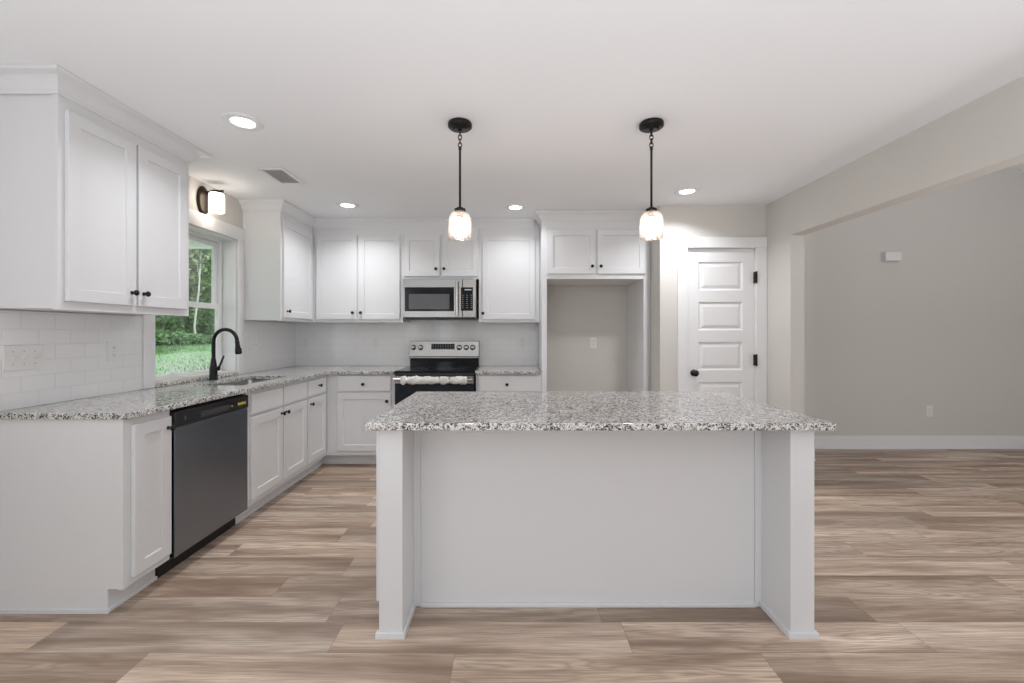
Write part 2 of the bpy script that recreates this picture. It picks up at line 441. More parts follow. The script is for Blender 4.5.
def sash(xc, z0, z1, lo, hi, nm):
    m = MB(); a0, a1 = fy0+.024, fy1-.024; st = .036
    m.box(xc-.013, xc+.013, a0, a0+st, z0, z1); m.box(xc-.013, xc+.013, a1-st, a1, z0, z1)
    m.box(xc-.013, xc+.013, a0+st, a1-st, z0, z0+lo); m.box(xc-.013, xc+.013, a0+st, a1-st, z1-hi, z1)
    o = m.build(nm, M['trim'], win, .002)
    MB().box(xc-.003, xc+.003, a0+st, a1-st, z0+lo, z1-hi).build('pane', M['glass'], o)
sash(xo-.016, .947, 1.522, .028, .044, 'lower_sash')
sash(xo-.044, 1.482, WZ1-.037, .04, .03, 'upper_sash')
lk = MB(); lk.box(xo-.03, xo-.006, 3.19, 3.24, 1.522, 1.536); lk.build('sash_lock', M['trim'], win, .002)

# ------------------------------------------------------------ pantry door
dr = empty('door_1', ((DX0+DX1)/2, YP, 0), kind='structure')
c = MB(); t_ = .02
c.box(1.50, 1.592, YP-t_, YP, 0, 2.048); c.box(2.212, 2.308, YP-t_, YP, 0, 2.048); c.box(1.495, 2.309, YP-t_-.003, YP, 2.048, 2.145)
c.build('casing', M['trim'], dr, .003)
j = MB(); j.box(DX0, DX0+.012, YP, YP+.1, 0, DZ1); j.box(DX1-.012, DX1, YP, YP+.1, 0, DZ1); j.box(DX0, DX1, YP, YP+.1, DZ1-.012, DZ1)
j.build('jamb', M['trim'], dr)
def panel_door(x0, x1, z0, z1, yf, th, panels):
    """moulded door with recessed borders and raised fields; front plane faces -Y"""
    us = sorted({x0, x1, *[p[0] for p in panels], *[p[1] for p in panels]}); vs = sorted({z0, z1, *[p[2] for p in panels], *[p[3] for p in panels]})
    m = MB(); 
    inp = lambda u, v: any(p[0] < u < p[1] and p[2] < v < p[3] for p in panels)
    for i in range(len(us)-1):
        for k in range(len(vs)-1):
            if not inp((us[i]+us[i+1])/2, (vs[k]+vs[k+1])/2):
                m.add([(us[i],yf,vs[k]),(us[i+1],yf,vs[k]),(us[i+1],yf,vs[k+1]),(us[i],yf,vs[k+1])], [(0,1,2,3)])
    for (a, b, c_, d) in panels:
        rings = []
        for ins, dep in ((0, 0), (.010, .010), (.018, .012), (.046, .003)):
            rings.append([(a+ins, yf+dep, c_+ins), (b-ins, yf+dep, c_+ins), (b-ins, yf+dep, d-ins), (a+ins, yf+dep, d-ins)])
        V = [p for r in rings for p in r]; Fc = []
        for r in range(len(rings)-1):
            for k in range(4): Fc.append((r*4+k, r*4+(k+1) % 4, r*4+4+(k+1) % 4, r*4+4+k))
        e = (len(rings)-1)*4; Fc.append((e, e+1, e+2, e+3)); m.add(V, Fc)
    m.add([(x0,yf,z0),(x1,yf,z0),(x1,yf,z1),(x0,yf,z1),(x0,yf+th,z0),(x1,yf+th,z0),(x1,yf+th,z1),(x0,yf+th,z1)],
          [(0,1,5,4),(1,2,6,5),(2,3,7,6),(3,0,4,7),(4,5,6,7)])
    return m
pz = [(1.924, 1.665), (1.560, 1.300), (1.195, .937), (.830, .572), (.465, .207)]
slab = panel_door(DX0+.015, DX1-.015, .01, DZ1-.015, YP+.012, .035, [(1.70, 2.105, b, a) for a, b in pz]).build('slab', M['trim'], dr)
kn = MB(); kn.lathe([(.0, 0), (.030, 0), (.030, .006), (.012, .010), (.011, .03), (.024, .038), (.029, .05), (.024, .056), (.0, .060)], (1.655, YP+.012, .912), (0,-1,0), close=False)
kn.build('door_knob', M['black'], slab)
for z in (1.78, 1.03, .25):
    h = MB(); h.box(2.200, 2.216, YP-.024, YP+.011, z-.05, z+.05); h.lathe([(.0,-.054), (.006, -.054), (.007, -.05), (.007, .05), (.006, .054), (0, .054)], (2.209, YP-.026, z), close=False)
    h.build('hinge', M['black'], slab)

# ------------------------------------------------------------ cabinet building
def knob(parent, fr, a, b, c=0.):
    P = fr(a, b, c); n = fr(0, 0, 1)-fr(0, 0, 0)
    m = MB(); m.lathe([(0, 0), (.010, 0), (.010, .002), (.0055, .005), (.005, .014), (.0125, .019), (.0155, .024), (.014, .029), (.008, .032), (0, .033)], P, n, 18, close=False)
    return m.build('knob', M['black'], parent)
def shaker(fr, a0, a1, b0, b1, c0, th=.018, rail=.057, rec=.009):
    m = MB(); c1 = c0+th
    O = [(a0,b0),(a1,b0),(a1,b1),(a0,b1)]; I = [(a0+rail,b0+rail),(a1-rail,b0+rail),(a1-rail,b1-rail),(a0+rail,b1-rail)]
    e = .003; I2 = [(a0+rail+e,b0+rail+e),(a1-rail-e,b0+rail+e),(a1-rail-e,b1-rail-e),(a0+rail+e,b1-rail-e)]
    b = .002; OB = [(a0+b,b0+b),(a1-b,b0+b),(a1-b,b1-b),(a0+b,b1-b)]
    rings = [[fr(x, y, c0) for x, y in O], [fr(x, y, c1-b) for x, y in O], [fr(x, y, c1) for x, y in OB], [fr(x, y, c1) for x, y in I], [fr(x, y, c1-rec) for x, y in I2]]
    V = [p for r in rings for p in r]; Fc = [(3,2,1,0)]
    for r in range(4):
        for k in range(4): Fc.append((r*4+k, r*4+(k+1) % 4, r*4+4+(k+1) % 4, r*4+4+k))
    Fc.append((16,17,18,19)); m.add(V, Fc); return m
def flat_front(fr, a0, a1, b0, b1, c0, th=.018):
    return MB().fbox(fr, a0, a1, b0, b1, c0, c0+th)
LEFT = lambda x: frame((x, 0, 0), (0,1,0), (1,0,0))     # faces +X
BACK = lambda y: frame((0, y, 0), (1,0,0), (0,-1,0))    # faces -Y
FX = -1.775       # face of the left base frames
FY = 4.020        # face of the back base frames
fl, fb = LEFT(FX), BACK(FY)
BT = .883         # top of base boxes
def body(fr, a0, a1, z0, z1, depth, parent, openings=None, name='carcass'):
    m = MB(); m.fbox(fr, a0, a1, z0, z1, -depth, 0); return m.build(name, M['cab'], parent, .0015)
def toe(fr, a0, a1, rec, parent, ztop=.105):
    m = MB(); m.fbox(fr, a0, a1, .0, ztop, -rec-.03, -rec); m.fbox(fr, a0, a1, 0, .018, -rec, -rec+.012)
    return m.build('toe_kick', M['cab'], parent, .002)
DEP = 1.775
D_L = (-FX)-(-XL) 
DL = abs(XL-FX)-.001; DB = YB-FY-.001
# end cabinet beside the dishwasher
u = empty('base_cabinet', (FX-.3, 2.05, 0), 'narrow white base cabinet at the near end of the sink counter, left of the dishwasher', 'cabinet')
body(fl, 1.925, 2.178, .105, BT, DL, u)
m = MB(); m.box(XL+.002, FX-.0235, 1.9215, 1.925, .105, BT); m.box(XL+.002, -1.85, 1.9215, 1.925, 0, .105); m.box(FX-.0225, FX+.001, 1.915, 1.925, .105, BT)
m.box(XL+.002, -1.838, 1.909, 1.9214, 0, .018)
m.build('end_panel', M['cab'], u, .001)
toe(fl, 1.925, 2.178, .075, u)
d = shaker(fl, 1.955, 2.168, .14, .85, .001).build('door', M['cab'], u); knob(d, fl, 2.145, .793, .019)
# sink base
u = empty('sink_cabinet', (FX-.3, 3.2, 0), 'white two-door sink base cabinet under the window, right of the dishwasher', 'cabinet')
body(fl, 2.800, 3.612, .105, .685, DL, u)
MB().fbox(fl, 2.800, 3.612, .685, BT, -.06, 0).build('front_rail', M['cab'], u, .0015)
toe(fl, 2.800, 3.612, .075, u)
for a0, a1 in ((2.838, 3.222), (3.240, 3.600)):
    flat_front(fl, a0, a1, .722, .858, .001).build('false_drawer_front', M['cab'], u, .003)
d = shaker(fl, 2.838, 3.222, .145, .702, .001).build('door', M['cab'], u); knob(d, fl, 3.198, .664, .019)
d = shaker(fl, 3.240, 3.600, .145, .702, .001).build('door', M['cab'], u); knob(d, fl, 3.262, .664, .019)
# drawer cabinet + corner
u = empty('corner_cabinet', (FX-.3, 3.8, 0), 'white base cabinet with one drawer over one door, in the corner of the counter run', 'cabinet')
body(fl, 3.612, FY+.0, .105, BT, DL, u)
toe(fl, 3.612, FY+.085, .075, u)
dw_ = flat_front(fl, 3.628, 3.975, .722, .858, .001).build('drawer', M['cab'], u, .003); knob(dw_, fl, 3.82, .80, .019)
d = shaker(fl, 3.628, 3.975, .145, .702, .001).build('door', M['cab'], u); knob(d, fl, 3.665, .655, .019)
# back base left of the range
u = empty('base_cabinet', (-1.44, FY+.3, 0), 'white base cabinet with drawer over door, immediately left of the range', 'cabinet')
m = MB(); m.fbox(fb, FX+.0, -1.122, .105, BT, -DB, 0); m.build('carcass', M['cab'], u, .0015)
toe(fb, FX-.075, -1.122, .085, u)
dw_ = flat_front(fb, -1.667, -1.155, .722, .866, .001).build('drawer', M['cab'], u, .003); knob(dw_, fb, -1.415, .788, .019)
d = shaker(fb, -1.667, -1.155, .15, .702, .001).build('door', M['cab'], u); knob(d, fb, -1.188, .628, .019)
# back base right of the range
u = empty('base_cabinet', (-.03, FY+.3, 0), 'white base cabinet with drawer between the range and the fridge alcove', 'cabinet')
m = MB(); m.fbox(fb, -.346, .283, .105, BT, -DB, 0); m.build('carcass', M['cab'], u, .0015)
toe(fb, -.346, .283, .085, u)
dw_ = flat_front(fb, -.318, .225, .722, .866, .001).build('drawer', M['cab'], u, .003); knob(dw_, fb, -.047, .785, .019)
for a0, a1, k in ((-.318, -.05, -.085), (-.042, .225, -.008)):
    d = shaker(fb, a0, a1, .15, .702, .001).build('door', M['cab'], u); knob(d, fb, k, .64, .019)

# upper cabinets
UX = -2.05; UY = 4.320; UB = 1.384; UT = 2.438
gl_, gb_ = LEFT(UX), BACK(UY)
DU = abs(XL-UX)-.001; DUB = YB-UY-.001
u = empty('wall_cabinet', (XL+.17, 2.28, UB), 'large white two-door wall cabinet hung nearest the camera, left of the window', 'cabinet')
m = MB(); m.box(XL+.001, UX-.0245, 1.902, 2.66, UB+.006, UT); m.build('carcass', M['cab'], u, .001)
m = MB(); m.box(UX-.0235, UX+.0015, 1.895, 2.662, UB, UT); m.build('face_frame', M['cab'], u, .001)
for a0, a1, k in ((1.922, 2.272, 2.243), (2.286, 2.628, 2.315)):
    d = shaker(gl_, a0, a1, 1.424, 2.30, .0025).build('door', M['cab'], u); knob(d, gl_, k, 1.492, .0205)
u = empty('wall_cabinet', (XL+.17, 3.95, UB), 'white single-door corner wall cabinet hung between the window and the corner', 'cabinet')
m = MB(); m.box(XL+.001, UX, 3.721, YB-.001, UB+.006, UT); m.build('carcass', M['cab'], u, .001)
m = MB(); m.box(UX-.020, UX+.0015, 3.717, UY-.001, UB, UT); m.box(XL+.001, XL+.022, 3.717, 3.721, UB, UT); m.build('face_frame', M['cab'], u, .001)
d = shaker(gl_, 3.742, 4.285, 1.414, 2.285, .0025).build('door', M['cab'], u); knob(d, gl_, 3.795, 1.472, .0205)
def up(x0, x1, zb, label, doors, knobs, zd, kz, name='wall_cabinet'):
    u = empty(name, ((x0+x1)/2, UY+.15, zb), label, 'cabinet')
    MB().fbox(gb_, x0, x1, zb+.006, UT, -DUB, -.018).build('carcass', M['cab'], u, .001)
    MB().fbox(gb_, x0, x1, zb, UT, -.0178, 0).build('face_frame', M['cab'], u, .001)
    for (a0, a1), k in zip(doors, knobs):
        d = shaker(gb_, a0, a1, zd, 2.278, .001).build('door', M['cab'], u); knob(d, gb_, k, kz, .019)
up(UX+.003, -1.122, UB, 'white two-door wall cabinet on the back wall, left of the microwave', ((-2.008, -1.590), (-1.573, -1.150)), (-1.628, -1.545), 1.414, 1.482)
up(-1.121, -.341, 1.830, 'short white two-door wall cabinet directly above the microwave', ((-1.110, -.741), (-.718, -.350)), (-.777, -.694), 1.857, 1.930)
up(-.340, .283, UB, 'tall white single-door wall cabinet between the microwave and the fridge alcove', ((-.303, .237),), (-.297,), 1.414, 1.476)
# refrigerator surround
ZS = 1.797; SY = 4.06; fs_ = BACK(SY)
u = empty('refrigerator_surround', (.80, 4.35, 0), 'white refrigerator surround with tall side panels and a two-door top cabinet', 'cabinet')
MB().box(.287, .337, SY, YB-.001, 0, UT).build('side_panel', M['cab'], u, .0015)
MB().box(1.272, 1.309, SY, YB-.001, 0, UT).build('side_panel', M['cab'], u, .0015)
MB().box(1.310, XP-.001, SY+.03, SY+.05, 0, UT).build('filler_strip', M['cab'], u, .001)
MB().box(.338, 1.271, SY, YB-.001, ZS, UT).build('carcass', M['cab'], u, .0015)
for a0, a1, k in ((.339, .803, .770), (.824, 1.288, .853)):
    d = shaker(fs_, a0, a1, 1.846, 2.272, .001).build('door', M['cab'], u); knob(d, fs_, k, 1.916, .019)
# crown mouldings
def crown(path, label, flare=.058, z0=2.355):
    prof = [(.001, z0), (.008, z0), (.010, z0+.012), (.016, z0+.018), (.022, z0+.030), (.036, z0+.052), (.048, z0+.062), (flare-.002, z0+.068), (flare, z0+.074), (flare, 2.439), (.001, 2.439)]
    pts = [Vector((p[0], p[1])) for p in path]; n = len(pts)
    def nrm(a, b): t = (b-a).normalized(); return Vector((t.y, -t.x))
    offs = []
    for i in range(n):
        if i == 0: o = nrm(pts[0], pts[1])
        elif i == n-1: o = nrm(pts[-2], pts[-1])
        else:
            a, b = nrm(pts[i-1], pts[i]), nrm(pts[i], pts[i+1]); s_ = a+b; o = s_/(s_.dot(a))
        offs.append(o)
    V = []; Fc = []; k = len(prof)
    for p, o in zip(pts, offs):
        for d, z in prof: q = p+o*d; V.append((q.x, q.y, z))
    for i in range(n-1):
        for q in range(k): q2 = (q+1) % k; Fc.append((i*k+q, i*k+q2, (i+1)*k+q2, (i+1)*k+q))
    Fc += [tuple(range(k)), tuple((n-1)*k+q for q in range(k))]
    m = MB(); m.add(V, Fc); o = m.build('crown_moulding', M['cab'], loc=(path[1][0], path[1][1], z0)); 
    return tag(o, label, 'moulding')
crown([(XL+.001, 1.896), (UX+.0015, 1.896), (UX+.0015, 2.662), (XL+.001, 2.662)], 'white crown moulding around the top of the nearest left wall cabinet', .082)
crown([(XL+.001, 3.717), (UX+.0015, 3.717), (UX+.0015, UY), (.222, UY)], 'white crown moulding above the corner and microwave wall cabinets')
crown([(.287, UY-.062), (.287, SY), (XP-.001, SY)], 'white crown moulding on top of the refrigerator surround', .065)

# ------------------------------------------------------------ countertops, sink, tap, backsplash
SX0, SX1, SY0, SY1 = -2.215, -1.875, 2.90, 3.54
GX = -1.742; GY = 3.975
us = [XL+.001, SX0, SX1, GX, -1.115]; vs = [1.905, SY0, SY1, GY, YB-.001]
def keepL(x, y):
    if SX0 < x < SX1 and SY0 < y < SY1: return False
    return x < GX or y > GY
o = slab_cells(us, vs, keepL, lambda u_, v_, c_: (u_, v_, c_), .884, .914).build('countertop', M['granite'], bevel=.004, loc=(-2.0, 3.2, .884))
tag(o, 'L-shaped speckled grey granite countertop with the sink cut into it', 'countertop')
o = MB().box(-.349, .275, GY, YB-.001, .884, .914).build('countertop', M['granite'], bevel=.004, loc=(0, 4.3, .884))
tag(o, 'short speckled granite countertop right of the range', 'countertop')
o = MB().box(XL-.104, XL+.022, WY0+.001, WY1-.001, .9145, .936).build('window_sill_slab', M['granite'], bevel=.003, loc=(XL, 3.2, .9145))
tag(o, 'narrow speckled granite sill slab at the foot of the window', 'sill')
# sink
snk = empty('sink', (-2.045, 3.22, .69), 'stainless steel undermount sink bowl set in the granite under the window', 'sink')
m = MB(); rd = .05
def rrect(x0, x1, y0, y1, r, z, n=5):
    P = []
    for (cx, cy, a) in ((x1-r, y1-r, 0), (x0+r, y1-r, 90), (x0+r, y0+r, 180), (x1-r, y0+r, 270)):
        for k in range(n+1): t = R(a+90*k/n); P.append((cx+r*math.cos(t), cy+r*math.sin(t), z))
    return P
lv = [rrect(SX0-.02, SX1+.02, SY0-.02, SY1+.02, .03, .882), rrect(SX0-.003, SX1+.003, SY0-.003, SY1+.003, .03, .882), rrect(SX0, SX1, SY0, SY1, .03, .876),
      rrect(SX0+.006, SX1-.006, SY0+.006, SY1-.006, .04, .72), rrect(SX0+.03, SX1-.03, SY0+.03, SY1-.03, .05, .702), rrect(-2.07, -2.02, 3.195, 3.245, .02, .698)]
V = [p for l in lv for p in l]; k = len(lv[0]); Fc = []
for r_ in range(len(lv)-1):
    for q in range(k): Fc.append((r_*k+q, r_*k+(q+1) % k, (r_+1)*k+(q+1) % k, (r_+1)*k+q))
Fc.append(tuple((len(lv)-1)*k+q for q in range(k))); m.add(V, Fc, smooth=True)
b_ = m.build('bowl', M['sinksteel'], snk)
md = b_.modifiers.new('solid', 'SOLIDIFY'); md.thickness = .0015; md.offset = -1
MB().lathe([(0, 0), (.038, 0), (.042, .003), (.034, .004), (.03, .001), (0, .0015)], (-2.045, 3.22, .6995), close=False).build('drain', M['handle'], snk)
# tap
fx, fy_ = -2.303, 3.24
tap = empty('kitchen_tap', (fx, fy_, .9145), 'matte black gooseneck pull-down tap standing behind the sink', 'tap')
m = MB(); m.lathe([(0, 0), (.031, 0), (.031, .006), (.028, .010), (.0265, .05), (.027, .09), (.021, .125), (.016, .155), (.0145, .17), (0, .17)], (fx, fy_, .9148), close=False)
m.build('base', M['black'], tap)
pts = [(fx, fy_, 1.06), (fx, fy_, 1.14), (fx, fy_, 1.205)]; rad = .098
for k in range(1, 15):
    a = math.pi*k/14*.97; pts.append((fx+rad-rad*math.cos(a), fy_-.02*k/14, 1.205+rad*math.sin(a)))
e = Vector(pts[-1]); m = MB(); m.tube(pts, .0135, 16); m.build('spout', M['black'], tap)
dn = Vector((.12, 0, -1)).normalized()
m = MB(); m.lathe([(0, 0), (.0145, 0), (.0155, .006), (.0155, .03), (.018, .045), (.0235, .085), (.022, .098), (.012, .102), (0, .102)], e, dn, close=False)
m.box(e.x+.016, e.x+.032, e.y-.006, e.y+.006, e.z-.088, e.z-.055)
m.build('spray_head', M['black'], tap)
m = MB(); m.tube([(fx, fy_, 1.0), (fx+.045, fy_-.005, 1.002)], .016, 14)
m.tube([(fx+.04, fy_-.005, 1.0), (fx+.055, fy_-.005, 1.03), (fx+.085, fy_-.008, 1.10)], [.010, .007, .0065], 12)
m.build('lever', M['black'], tap)
# backsplash
o = slab_cells([1.905, 2.699], [.9145, UB-.0], lambda a, b: True, lambda u_, v_, c_: (c_, u_, v_), XL+.0005, XL+.009).build('backsplash', M['tileY'], loc=(XL, 2.3, .9145))
tag(o, 'white subway tile backsplash left of the window, under the nearest wall cabinet', 'backsplash')
o = MB().box(XL+.0005, XL+.009, 3.7185, YB-.010, .9145, UB-.001).build('backsplash', M['tileY'], loc=(XL, 4.1, .9145))
tag(o, 'white subway tile backsplash between the window and the corner', 'backsplash')
o = MB().box(XL+.001, .286, YB-.009, YB-.0005, .9145, 1.8).build('backsplash', M['tileX'], loc=(-1, YB, .9145))
tag(o, 'long white subway tile backsplash behind the range', 'backsplash')
# caulked edge strip beside the window
o = MB().box(XL+.0005, XL+.011, 2.6905, 2.6985, .9145, UB-.001)

# ------------------------------------------------------------ outlets and switches
def plate(fr, a, b, gang, name, label, kind, parent_loc):
    u = empty(name, parent_loc, label, 'switch' if kind == 'switch' else 'outlet')
    w = .036+.023*(gang-1)
    p = MB().fbox(fr, a-w, a+w, b-.06, b+.06, .0005, .0065).build('cover_plate', M['plastic'], u, .002)
    for g in range(gang):
        ca = a+(g-(gang-1)/2)*.046
        if kind == 'switch':
            m = MB(); m.fbox(fr, ca-.005, ca+.005, b-.012, b+.012, .0066, .009); m.fbox(fr, ca-.0035, ca+.0035, b-.001, b+.010, .009, .018)
            m.build('toggle', M['plastic'], u, .001)
            for s_ in (-1, 1): MB().fbox(fr, ca-.0025, ca+.0025, b+s_*.03-.0025, b+s_*.03+.0025, .0066, .0075).build('screw', M['mark'], u)
        else:
            for s_ in (-1, 1):
                m = MB(); m.fbox(fr, ca-.016, ca+.016, b+s_*.021-.013, b+s_*.021+.013, .0066, .008); so = m.build('socket', M['plastic'], u, .002)
                m = MB()
                for q in (-.006, .006): m.fbox(fr, ca+q-.001, ca+q+.001, b+s_*.021-.002, b+s_*.021+.007, .0081, .0086)
                m.fbox(fr, ca-.002, ca+.002, b+s_*.021-.009, b+s_*.021-.005, .0081, .0086)
                m.build('slot', M['slot'], so)
            MB().fbox(fr, ca-.002, ca+.002, b-.002, b+.002, .0066, .0076).build('screw', M['mark'], u)
    return u
wl_ = LEFT(XL+.009); wb_ = BACK(YB-.009)
plate(wl_, 2.040, 1.158, 3, 'light_switch', 'white three-gang light switch plate on the tile, nearest the camera', 'switch', (XL, 2.04, 1.1))
plate(wl_, 2.500, 1.168, 1, 'wall_outlet', 'white wall outlet on the tile just left of the window', 'outlet', (XL, 2.5, 1.1))
plate(wl_, 3.86, 1.165, 2, 'light_switch', 'white two-gang switch plate on the tile right of the tap', 'switch', (XL, 3.86, 1.1))
plate(wb_, -2.265, 1.165, 1, 'wall_outlet', 'white wall outlet on the back tile, close to the corner', 'outlet', (-2.26, YB, 1.1))
plate(wb_, -1.495, 1.165, 1, 'wall_outlet', 'white wall outlet on the back tile, left of the range', 'outlet', (-1.5, YB, 1.1))
plate(wb_, .115, 1.170, 1, 'wall_outlet', 'white wall outlet on the back tile, right of the range', 'outlet', (.11, YB, 1.1))
plate(BACK(YB), .895, 1.165, 1, 'wall_outlet', 'white wall outlet on the beige wall inside the fridge alcove', 'outlet', (.9, YB, 1.1))
plate(BACK(YB), 4.592, .413, 1, 'wall_outlet', 'white wall outlet low on the grey-beige wall of the side room', 'outlet', (4.59, YB, .35))
ch = empty('door_chime', (4.158, YB-.03, 2.063), 'small off-white door chime box high on the side room wall', 'chime')
MB().box(4.075, 4.246, YB-.05, YB-.001, 2.063, 2.157).build('cover', M['plastic'], ch, .003)
MB().box(4.065, 4.25, YB-.008, YB-.0005, 2.055, 2.165).build('backplate', M['wall'], ch, .002)

# ------------------------------------------------------------ dishwasher
DWX = -1.757
fd = LEFT(DWX)
u = empty('dishwasher', (-2.05, 2.49, 0), 'dark grey stainless dishwasher with a black control strip, under the sink counter', 'dishwasher')
MB().fbox(fd, 2.186, 2.793, .112, .872, -.56, -.035).build('tub', M['blackplastic'], u)
MB().fbox(fd, 2.186, 2.793, .105, .78, -.034, 0).build('front_panel', M['darksteel'], u, .004)
MB().fbox(fd, 2.186, 2.210, .105, .78, -.034, .0015).build('edge_strip', M['darksteel'], u, .002)
cp = MB().fbox(fd, 2.186, 2.793, .782, .866, -.034, .006).build('control_panel', M['blackplastic'], u, .006)
MB().fbox(fd, 2.36, 2.60, .800, .835, .0061, .0075).build('pocket_handle', M['slot'], cp, .001)
m = MB()
for k in range(7): m.fbox(fd, 2.685+k*.011, 2.693+k*.011, .812+.004*(k % 2), .832-.003*(k % 3), .0061, .0072)
m.build('printed_marks', M['yellow'], cp)
MB().fbox(fd, 2.62, 2.632, .815, .823, .0061, .0072).build('indicator', M['yellow'], cp)
m = MB().fbox(fd, 2.245, 2.262, .812, .832, .0061, .0072); m.build('badge', M['grey_window'], cp)
MB().lathe([(0, 0), (.004, 0), (.004, .002), (0, .003)], fd(2.50, .60, 0), (1,0,0), close=False).build('vent_button', M['handle'], u)
MB().fbox(fd, 2.182, 2.797, .0, .100, -.10, -.085).build('toe_kick', M['toe'], u)

# ------------------------------------------------------------ range
RX0, RX1 = -1.108, -.356
RF = 3.955      # door front
u = empty('kitchen_range', (-.732, 4.3, 0), 'black and stainless freestanding electric range against the back wall', 'range')
MB().box(RX0+.003, RX1-.003, RF+.04, YB-.012, .03, .895).build('body', M['blackplastic'], u, .002)
MB().box(RX0, RX1, RF+.0, YB-.07, .897, .918).build('cooktop', M['blackglass'], u, .004)
m = MB()
for (cx, cy, r_) in ((-.92, 4.12, .105), (-.55, 4.12, .085), (-.92, 4.37, .08), (-.55, 4.37, .10), (-.735, 4.28, .05)):
    m.ring((cx, cy, .9184), r_, .0006, (0,0,1), 1., 36, up=(0,1,0))
m.build('burner_ring', M['grey_window'], u)
MB().box(RX0+.002, RX1-.002, RF+.006, RF+.04, .872, .896).build('front_trim', M['blackplastic'], u, .003)
dr_ = MB(); dr_.box(RX0+.004, RX1-.004, RF, RF+.038, .265, .868)
dr_ = dr_.build('oven_door', M['ovenglass'], u, .004)
MB().box(RX0+.12, RX1-.12, RF-.0012, RF-.0002, .36, .70).build('oven_window', M['blackglass'], dr_)
MB().box(RX0+.004, RX1-.004, RF-.0015, RF-.0002, .800, .868).build('door_trim', M['steel'], dr_)
MB().box(RX0+.004, RX1-.004, RF+.003, RF+.038, .05, .255).build('storage_drawer', M['steel'], u, .004)
for x_ in (RX0+.05, RX1-.05): MB().lathe([(0, 0), (.018, 0), (.016, .03), (0, .03)], (x_, 4.05, 0), close=False).build('foot', M['blackplastic'], u)
for x_ in (RX0+.05, RX1-.05): MB().lathe([(0, 0), (.018, 0), (.016, .03), (0, .03)], (x_, 4.5, 0), close=False).build('foot', M['blackplastic'], u)
hd = MB(); hy, hz = RF-.052, .842
hd.tube([(RX0+.01, hy, hz), (RX1-.01, hy, hz)], .014, 14)
for x_ in (RX0+.035, RX1-.035): hd.box(x_-.012, x_+.012, hy, RF-.0015, hz-.011, hz+.011)
hd = hd.build('door_handle', M['handle'], dr_)
# bunched protective film wrapped round the handle
m = MB(); rnd = random.Random(3); V = []; seg = 22; n = 90; x0_, x1_ = RX0+.075, RX1-.06
for i in range(n+1):
    x = x0_+(x1_-x0_)*i/n; kk = i/n
    r0 = .031+.003*math.sin(kk*7)+.0025*math.sin(kk*31+1)
    for c_ in (.09, .58, .73): r0 -= .010*math.exp(-((kk-c_)/.012)**2)
    for c_, h_ in ((.05, .004), (.64, .005), (.92, .005)): r0 += h_*math.exp(-((kk-c_)/.05)**2)
    if kk < .012 or kk > .988: r0 *= .8
    for q in range(seg):
        a = 2*math.pi*q/seg; rr = r0*(1+.13*math.sin(3*a+kk*40)+.11*math.sin(7*a-kk*63)+.12*(rnd.random()-.5))
        V.append((x, hy+.72*rr*math.cos(a), hz-.006+1.0*rr*math.sin(a)))
Fc = [(i*seg+q, i*seg+(q+1) % seg, (i+1)*seg+(q+1) % seg, (i+1)*seg+q) for i in range(n) for q in range(seg)]
m.add(V, Fc, smooth=True)
ob = m.build('protective_wrap', M['wrap'], hd); ob['label'] = 'crumpled white protective film wrapped round the oven handle'
# backguard
bgY = 4.545
def sloped(x0, x1, z0, z1, y0b, y0t, y1, mi=0):
    return ([(x0,y0b,z0),(x1,y0b,z0),(x1,y1,z0),(x0,y1,z0),(x0,y0t,z1),(x1,y0t,z1),(x1,y1,z1),(x0,y1,z1)],
            [(0,3,2,1),(4,5,6,7),(0,1,5,4),(1,2,6,5),(2,3,7,6),(3,0,4,7)])
m = MB(); m.add(*sloped(RX0-.002, RX1+.0, 1.020, 1.188, bgY-.022, bgY, YB-.012))
m.box(RX0-.002, RX1, bgY-.022, YB-.012, 1.000, 1.020)
bgd = m.build('backguard', M['steel'], u, .005)
MB().box(RX0+.004, RX1-.004, bgY+.0, YB-.0125, .918, .999).build('backguard_base', M['blackglass'], u, .002)
MB().add and None
m = MB(); m.add(*sloped(-.871, -.620, 1.098, 1.158, bgY-.0135, bgY-.0055, bgY+.002)); dsp = m.build('display', M['blackglass'], bgd, .001)
m = MB()
for i in range(9):
    for k in range(3): m.box(-.858+i*.027, -.846+i*.027, bgY-.0142+.0022*k, bgY-.0125+.0025*k, 1.107+k*.017, 1.110+k*.017)
m.build('printed_marks', M['mark'], dsp)
for x_ in (-1.066, -.987, -.570, -.494, -.424):
    k_ = MB(); k_.lathe([(0, 0), (.029, 0), (.029, .004), (.023, .006), (.021, .026), (.017, .030), (0, .030)], (x_, bgY-.0085, 1.118), (0, -1, .12), 22, close=False)
    k_ = k_.build('control_knob', M['handle'], bgd)
    MB().box(x_-.003, x_+.003, bgY-.0445, bgY-.036, 1.105, 1.138).build('grip', M['steel'], k_, .001)

# ------------------------------------------------------------ microwave
MX0, MX1, MZ0, MZ1, MF = -1.100, -.362, 1.427, 1.822, 4.235
u = empty('microwave_oven', (-.731, 4.43, MZ0), 'stainless over-the-range microwave with black glass door', 'microwave')
MB().box(MX0+.003, MX1-.003, MF+.042, YB-.012, MZ0, MZ1).build('case', M['darksteel'], u, .003)
s_ = MF+.04
xd = MX0+.570
m = MB(); m.box(MX0, xd+.028, MF, s_, MZ0+.004, MZ1); md_ = m.build('door', M['steel'], u, .005)
MB().box(MX0+.018, MX0+.515, MF-.0015, MF-.0002, 1.495, 1.737).build('door_glass', M['blackglass'], md_, .001)
MB().box(MX0+.060, MX0+.470, MF-.0025, MF-.0016, 1.515, 1.668).build('door_screen', M['grey_window'], md_, .0005)
m = MB(); m.tube([(xd-.022, MF-.036, 1.45), (xd-.022, MF-.042, 1.62), (xd-.022, MF-.036, 1.80)], .014, 14)
